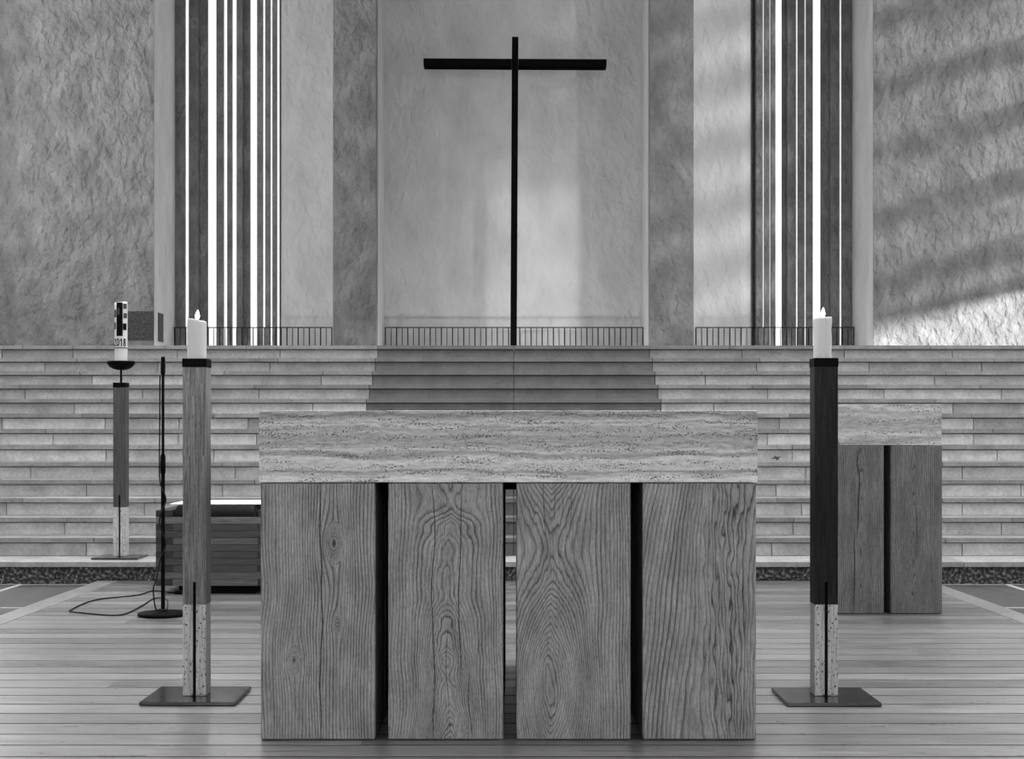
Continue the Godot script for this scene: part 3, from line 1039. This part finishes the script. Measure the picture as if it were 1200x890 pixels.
func build_stands() -> void:
	var dp := 5.17
	candle_stand(-1.088, 5.05, dp, 0.0, 1.162, 0.32, M.post_oak, "square oak candle stand on a steel plate, beside the microphone stand and stool", "wooden candle stands flanking the altar")
	candle_stand(1.065, 5.035, dp, 0.0, 1.164, 0.315, M.dark_post_oak, "dark-stained candle stand on a steel plate, in front of the lectern", "wooden candle stands flanking the altar")
	pillar_candle(Vector3(-1.088, 1.1645, -5.21), 0.0325, 0.134, -0.006, 101, 0.002, "lit smooth white pillar candle on the pale oak stand")
	pillar_candle(Vector3(1.060, 1.1665, -5.21), 0.0305, 0.140, 0.002, 102, 0.007, "lit white pillar candle with wax runs on the dark-stained stand")
	# the printed candle in a bowl on its own stand, on the landing
	var d := 9.62
	var s := candle_stand(-2.50, 9.49, d, LANDING, py(449, d) - LANDING, 0.29, M.easter_post_oak, "slim candle stand with a bowl holding the printed candle, on the stone landing", "")
	s.name = "bowl_candle_stand"
	var y := py(449, d) - LANDING
	var rod_top := py(434, d) - LANDING
	part("rod", tube(PackedVector3Array([Vector3(0, y, 0), Vector3(0, rod_top + 0.01, 0)]), 0.007, 10), M.black_steel, s)
	var rim := py(423.5, d) - LANDING
	var prof := [Vector2(0.0005, rod_top)]
	for k in range(1, 11):
		var a := PI / 2 * k / 10.0
		prof.append(Vector2(0.0885 * sin(a), rim - (rim - rod_top) * cos(a)))
	for k in range(0, 10):
		var a := PI / 2 * (10 - k) / 10.0
		prof.append(Vector2(0.0855 * sin(a), rim + 0.002 - (rim - rod_top - 0.002) * cos(a) * 0.6))
	prof.append(Vector2(0.0005, rim - (rim - rod_top) * 0.55))
	part("bowl", lathe(prof, 40), M.black_steel, s, Vector3.ZERO, "shallow black metal bowl")
	var r := 0.040
	var foot := LANDING + rim - (rim - rod_top) * 0.42
	var tall := py(354, d) - foot
	var c := thing("printed_candle", "tall white candle printed with a dark cross and 2018 in a black bowl", "candle", Vector3(-2.50, foot, -d - 0.04))
	part("wax_body", candle_mesh(r, tall, 0.004, 103, 0.0), M.wax, c)
	# printed ornament as thin wax appliques laid round the candle
	var patch := func(a0: float, a1: float, h0: float, h1: float, m: Material):
		var st := begin()
		var q := 8
		for k in q:
			var b0 := lerpf(a0, a1, float(k) / q)
			var b1 := lerpf(a0, a1, float(k + 1) / q)
			var p0 := Vector3(sin(b0), 0, cos(b0)) * (r + 0.0016)
			var p1 := Vector3(sin(b1), 0, cos(b1)) * (r + 0.0016)
			var up0 := Vector3(0, h0, 0)
			var up1 := Vector3(0, h1, 0)
			face(st, [p0 + up0, p1 + up0, p1 + up1, p0 + up1], ((p0 + p1) / 2).normalized(), [Vector2.ZERO, Vector2.ZERO, Vector2.ZERO, Vector2.ZERO])
			face(st, [p0 + up1, p1 + up1, p1 * 0.97 + up1, p0 * 0.97 + up1], Vector3.UP, [Vector2.ZERO, Vector2.ZERO, Vector2.ZERO, Vector2.ZERO])
			face(st, [p0 + up0, p1 + up0, p1 * 0.97 + up0, p0 * 0.97 + up0], Vector3.DOWN, [Vector2.ZERO, Vector2.ZERO, Vector2.ZERO, Vector2.ZERO])
		part("wax_applique", st.commit(), m, c)
	var hy := func(yy: float) -> float: return py(yy, d) - foot
	patch.call(-0.48, 0.50, hy.call(394.0), hy.call(354.6), M.wax_print)
	patch.call(-1.25, -0.56, hy.call(372.0), hy.call(363.0), M.wax_relief)
	patch.call(-1.30, -0.62, hy.call(386.0), hy.call(378.0), M.wax_relief)
	patch.call(0.58, 1.25, hy.call(362.0), hy.call(355.8), M.wax_relief)
	patch.call(0.55, 1.2, hy.call(387.0), hy.call(379.0), M.wax_print)
	patch.call(0.62, 1.35, hy.call(373.0), hy.call(367.0), M.wax_relief)
	patch.call(-0.32, 0.05, hy.call(369.0), hy.call(361.0), M.wax_relief)
	patch.call(-1.5, 1.5, hy.call(408.3), hy.call(407.3), M.wax_print)
	# the year, bent round the wax
	var tm := TextMesh.new()
	var sf := SystemFont.new()
	sf.font_names = PackedStringArray(["Droid Sans"])
	sf.font_weight = 700
	tm.font = sf
	tm.text = "2018"
	tm.font_size = 32
	tm.pixel_size = 0.0011
	tm.depth = 0.001
	tm.curve_step = 2.0
	var arr := tm.get_mesh_arrays()
	var vs: PackedVector3Array = arr[Mesh.ARRAY_VERTEX]
	var ns: PackedVector3Array = arr[Mesh.ARRAY_NORMAL]
	var lo := Vector3(9, 9, 9)
	var hi := -lo
	for v in vs:
		lo = lo.min(v)
		hi = hi.max(v)
	var want := 0.050
	var fit_y: float = want / (hi.y - lo.y)
	var fit_x: float = 2.1 / (hi.x - lo.x)
	for k in vs.size():
		var v := vs[k]
		var a := (v.x - (lo.x + hi.x) / 2) * fit_x
		var rr := r + 0.001 + v.z * 0.6
		vs[k] = Vector3(sin(a) * rr, (v.y - lo.y) * fit_y, cos(a) * rr)
		ns[k] = Vector3(sin(a), 0, cos(a))
	arr[Mesh.ARRAY_VERTEX] = vs
	arr[Mesh.ARRAY_NORMAL] = ns
	var am := ArrayMesh.new()
	am.add_surface_from_arrays(Mesh.PRIMITIVE_TRIANGLES, arr)
	part("year_lettering", am, M.wax_print, c, Vector3(0, hy.call(406.0), 0))

func build_stool() -> void:
	var d := 8.55
	var x0 := px(182.4, d)
	var x1 := px(322.0, d)
	var deep := 0.55
	var bottom := 0.048
	var row := 0.0388
	var thick := 0.096
	var wide := x1 - x0
	var s := thing("box_stool", "finger-jointed oak box stool with a black leather seat behind the microphone stand", "stool", Vector3((x0 + x1) / 2, 0, -d - deep / 2))
	rng.seed = 33
	part("plinth", box(Vector3(wide - 0.24, bottom, deep - 0.1), 0.0, Vector2.ONE, Vector2.ZERO, Vector3(0, bottom / 2, 0)), M.matt_black, s, Vector3.ZERO, "recessed black plinth")
	for k in 11:
		var y := bottom + (10 - k) * row + row / 2
		var through := k % 2 == 1          # rows in which the front boards run through to the corners
		for side in [-1.0, 1.0]:
			if k > 0:
				var long := wide if through else wide - 2 * thick
				part("front_board" if side > 0 else "rear_board", box(Vector3(long - 0.001, row - 0.0012, thick), 0.0012, Vector2(0.8, 2.2), Vector2(rng.randf(), rng.randf())), M["stool_oak_%d" % rng.randi_range(0, 2)], s, Vector3(0, y, side * (deep - thick) / 2))
			var length := deep - 2 * thick if through else deep
			part("side_board", box(Vector3(thick, row - 0.0012, length - 0.001), 0.0012, Vector2(2, 2), Vector2(rng.randf(), rng.randf())), M.stool_end_grain if not through else M.stool_oak_1, s, Vector3(side * (wide - thick) / 2, y, 0))
	part("seat_board", box(Vector3(wide - 2 * thick, 0.02, deep - 2 * thick), 0.0), M.stool_oak_1, s, Vector3(0, bottom + 9.6 * row, 0))
	# leather seat pad between the sides, softly rounded
	var st := begin()
	st.set_smooth_group(0)
	var hw := wide / 2 - thick - 0.003
	var hd := deep / 2 - 0.004
	var y_low := bottom + 10 * row + 0.001
	var high := py(592.6, d)
	var n := noise(35, 1.0, 3)
	var cx := 40
	var cz := 24
	for i in cz + 1:
		for k in cx + 1:
			var u := float(k) / cx * 2 - 1
			var v := float(i) / cz * 2 - 1
			var ex := clampf((1.0 - absf(u)) * hw / 0.028, 0, 1)
			var ez := clampf((1.0 - absf(v)) * hd / 0.028, 0, 1)
			var e := minf(sqrt(1.0 - pow(1.0 - ex, 2)), sqrt(1.0 - pow(1.0 - ez, 2)))
			var crease := 0.002 * n.get_noise_2d(u * 9.0 + v * 3.0, v * 6.0)
			st.add_vertex(Vector3(u * hw, lerpf(y_low, high + crease, e), v * hd))
	for i in cz:
		for k in cx:
			var a := i * (cx + 1) + k
			var b := a + cx + 1
			for id in [a, a + 1, b, a + 1, b + 1, b]:
				st.add_index(id)
	st.generate_normals()
	part("seat_pad", st.commit(), M.black_leather, s, Vector3.ZERO, "black leather seat pad")
	part("seat_sheen", box(Vector3(wide - 2 * thick + 0.06, 0.006, deep - 0.09), 0.002), M.seat_sheen_white, s, Vector3(0, high + 0.004, -0.02), "thin white sheet standing in for the sheen on the seat")  # white sheet put in for the bright reflection on the leather

func ground(x: float, y: float, up := 0.004) -> Vector3:
	var d := FOCAL * (EYE - up) / (y - 508.0)
	return Vector3(px(x, d), up, -d)

func build_microphone() -> void:
	var d := 7.55
	var x := px(191.0, d)
	var s := thing("microphone_stand", "thin black microphone stand with a round foot in front of the stool", "microphone stand", Vector3(x, 0, -d))
	part("round_foot", lathe([Vector2(0.0005, 0.0005), Vector2(0.118, 0.0005), Vector2(0.124, 0.004), Vector2(0.124, 0.013), Vector2(0.119, 0.018), Vector2(0.03, 0.023), Vector2(0.016, 0.026), Vector2(0.0005, 0.026)], 48), M.matt_black, s)
	part("lower_tube", tube(PackedVector3Array([Vector3(0, 0.02, 0), Vector3(0, py(550, d), 0)]), 0.0098, 14), M.matt_black, s)
	part("clutch", lathe([Vector2(0.009, py(556, d)), Vector2(0.0125, py(555, d)), Vector2(0.0135, py(545, d)), Vector2(0.0125, py(535, d)), Vector2(0.008, py(532, d))], 16), M.matt_black, s)
	part("upper_tube", tube(PackedVector3Array([Vector3(0, py(548, d), 0), Vector3(0, py(436, d), 0)]), 0.0072, 12), M.matt_black, s)
	var m := thing("microphone", "slim black microphone upright on the thin stand", "microphone", Vector3(x, py(440, d), -d))
	var h := py(418, d) - py(440, d)
	part("body", lathe([Vector2(0.0005, 0.0), Vector2(0.008, 0.001), Vector2(0.0115, 0.01), Vector2(0.0115, h * 0.62), Vector2(0.0095, h * 0.68)], 18), M.matt_black, m)
	part("grille", lathe([Vector2(0.0095, h * 0.68), Vector2(0.0105, h * 0.72), Vector2(0.0105, h * 0.93), Vector2(0.007, h * 0.985), Vector2(0.0005, h)], 18), M.black_steel, m)
	# cable: down the stand in loose turns, then in a wide loop over the boards to the stool
	var c := thing("microphone_cable", "thin black cable looping from the microphone stand over the oak boards", "cable", Vector3.ZERO)
	var keys := [Vector3(x - 0.012, py(440, d), -d + 0.004), Vector3(x - 0.0145, py(452, d), -d + 0.004), Vector3(x - 0.0155, py(500, d), -d + 0.004), Vector3(x - 0.017, py(545, d), -d + 0.004)]
	for k in 12:
		var yy := 560.0 + k * 9.0
		var a := PI + k * 1.1
		keys.append(Vector3(x + cos(a) * 0.0155, py(yy, d), -d + 0.004 + absf(sin(a)) * 0.0125))
	for q in [[186, 678, 0.11], [182.5, 690, 0.06], [183.5, 706, 0.036], [189, 714, 0.032], [196.5, 711, 0.032], [195.5, 704, 0.034]]:
		keys.append(Vector3(px(q[0], d + 0.02), py(q[1], d + 0.02) if q[2] > 0.05 else q[2], -d + (0.03 if q[2] > 0.05 else 0.0)))
	keys[-1] = ground(195, 703, 0.02)
	for q in [[181.5, 701.5], [167, 710], [149, 719], [133, 721.5], [105, 719.5], [82.6, 717], [84.5, 714.5], [93, 710], [106, 705], [124, 701.5], [160, 698], [178, 693], [190, 693.5], [203, 695], [212, 693]]:
		keys.append(ground(q[0], q[1]))
	part("cable_run", tube(smooth_path(keys, 8), 0.0036, 8), M.cable_rubber, c)
	var plug := ground(205, 694.6, 0.012)
	part("connector", tube(PackedVector3Array([plug, plug + Vector3(0.06, 0, -0.01)]), 0.011, 10), M.matt_black, c)
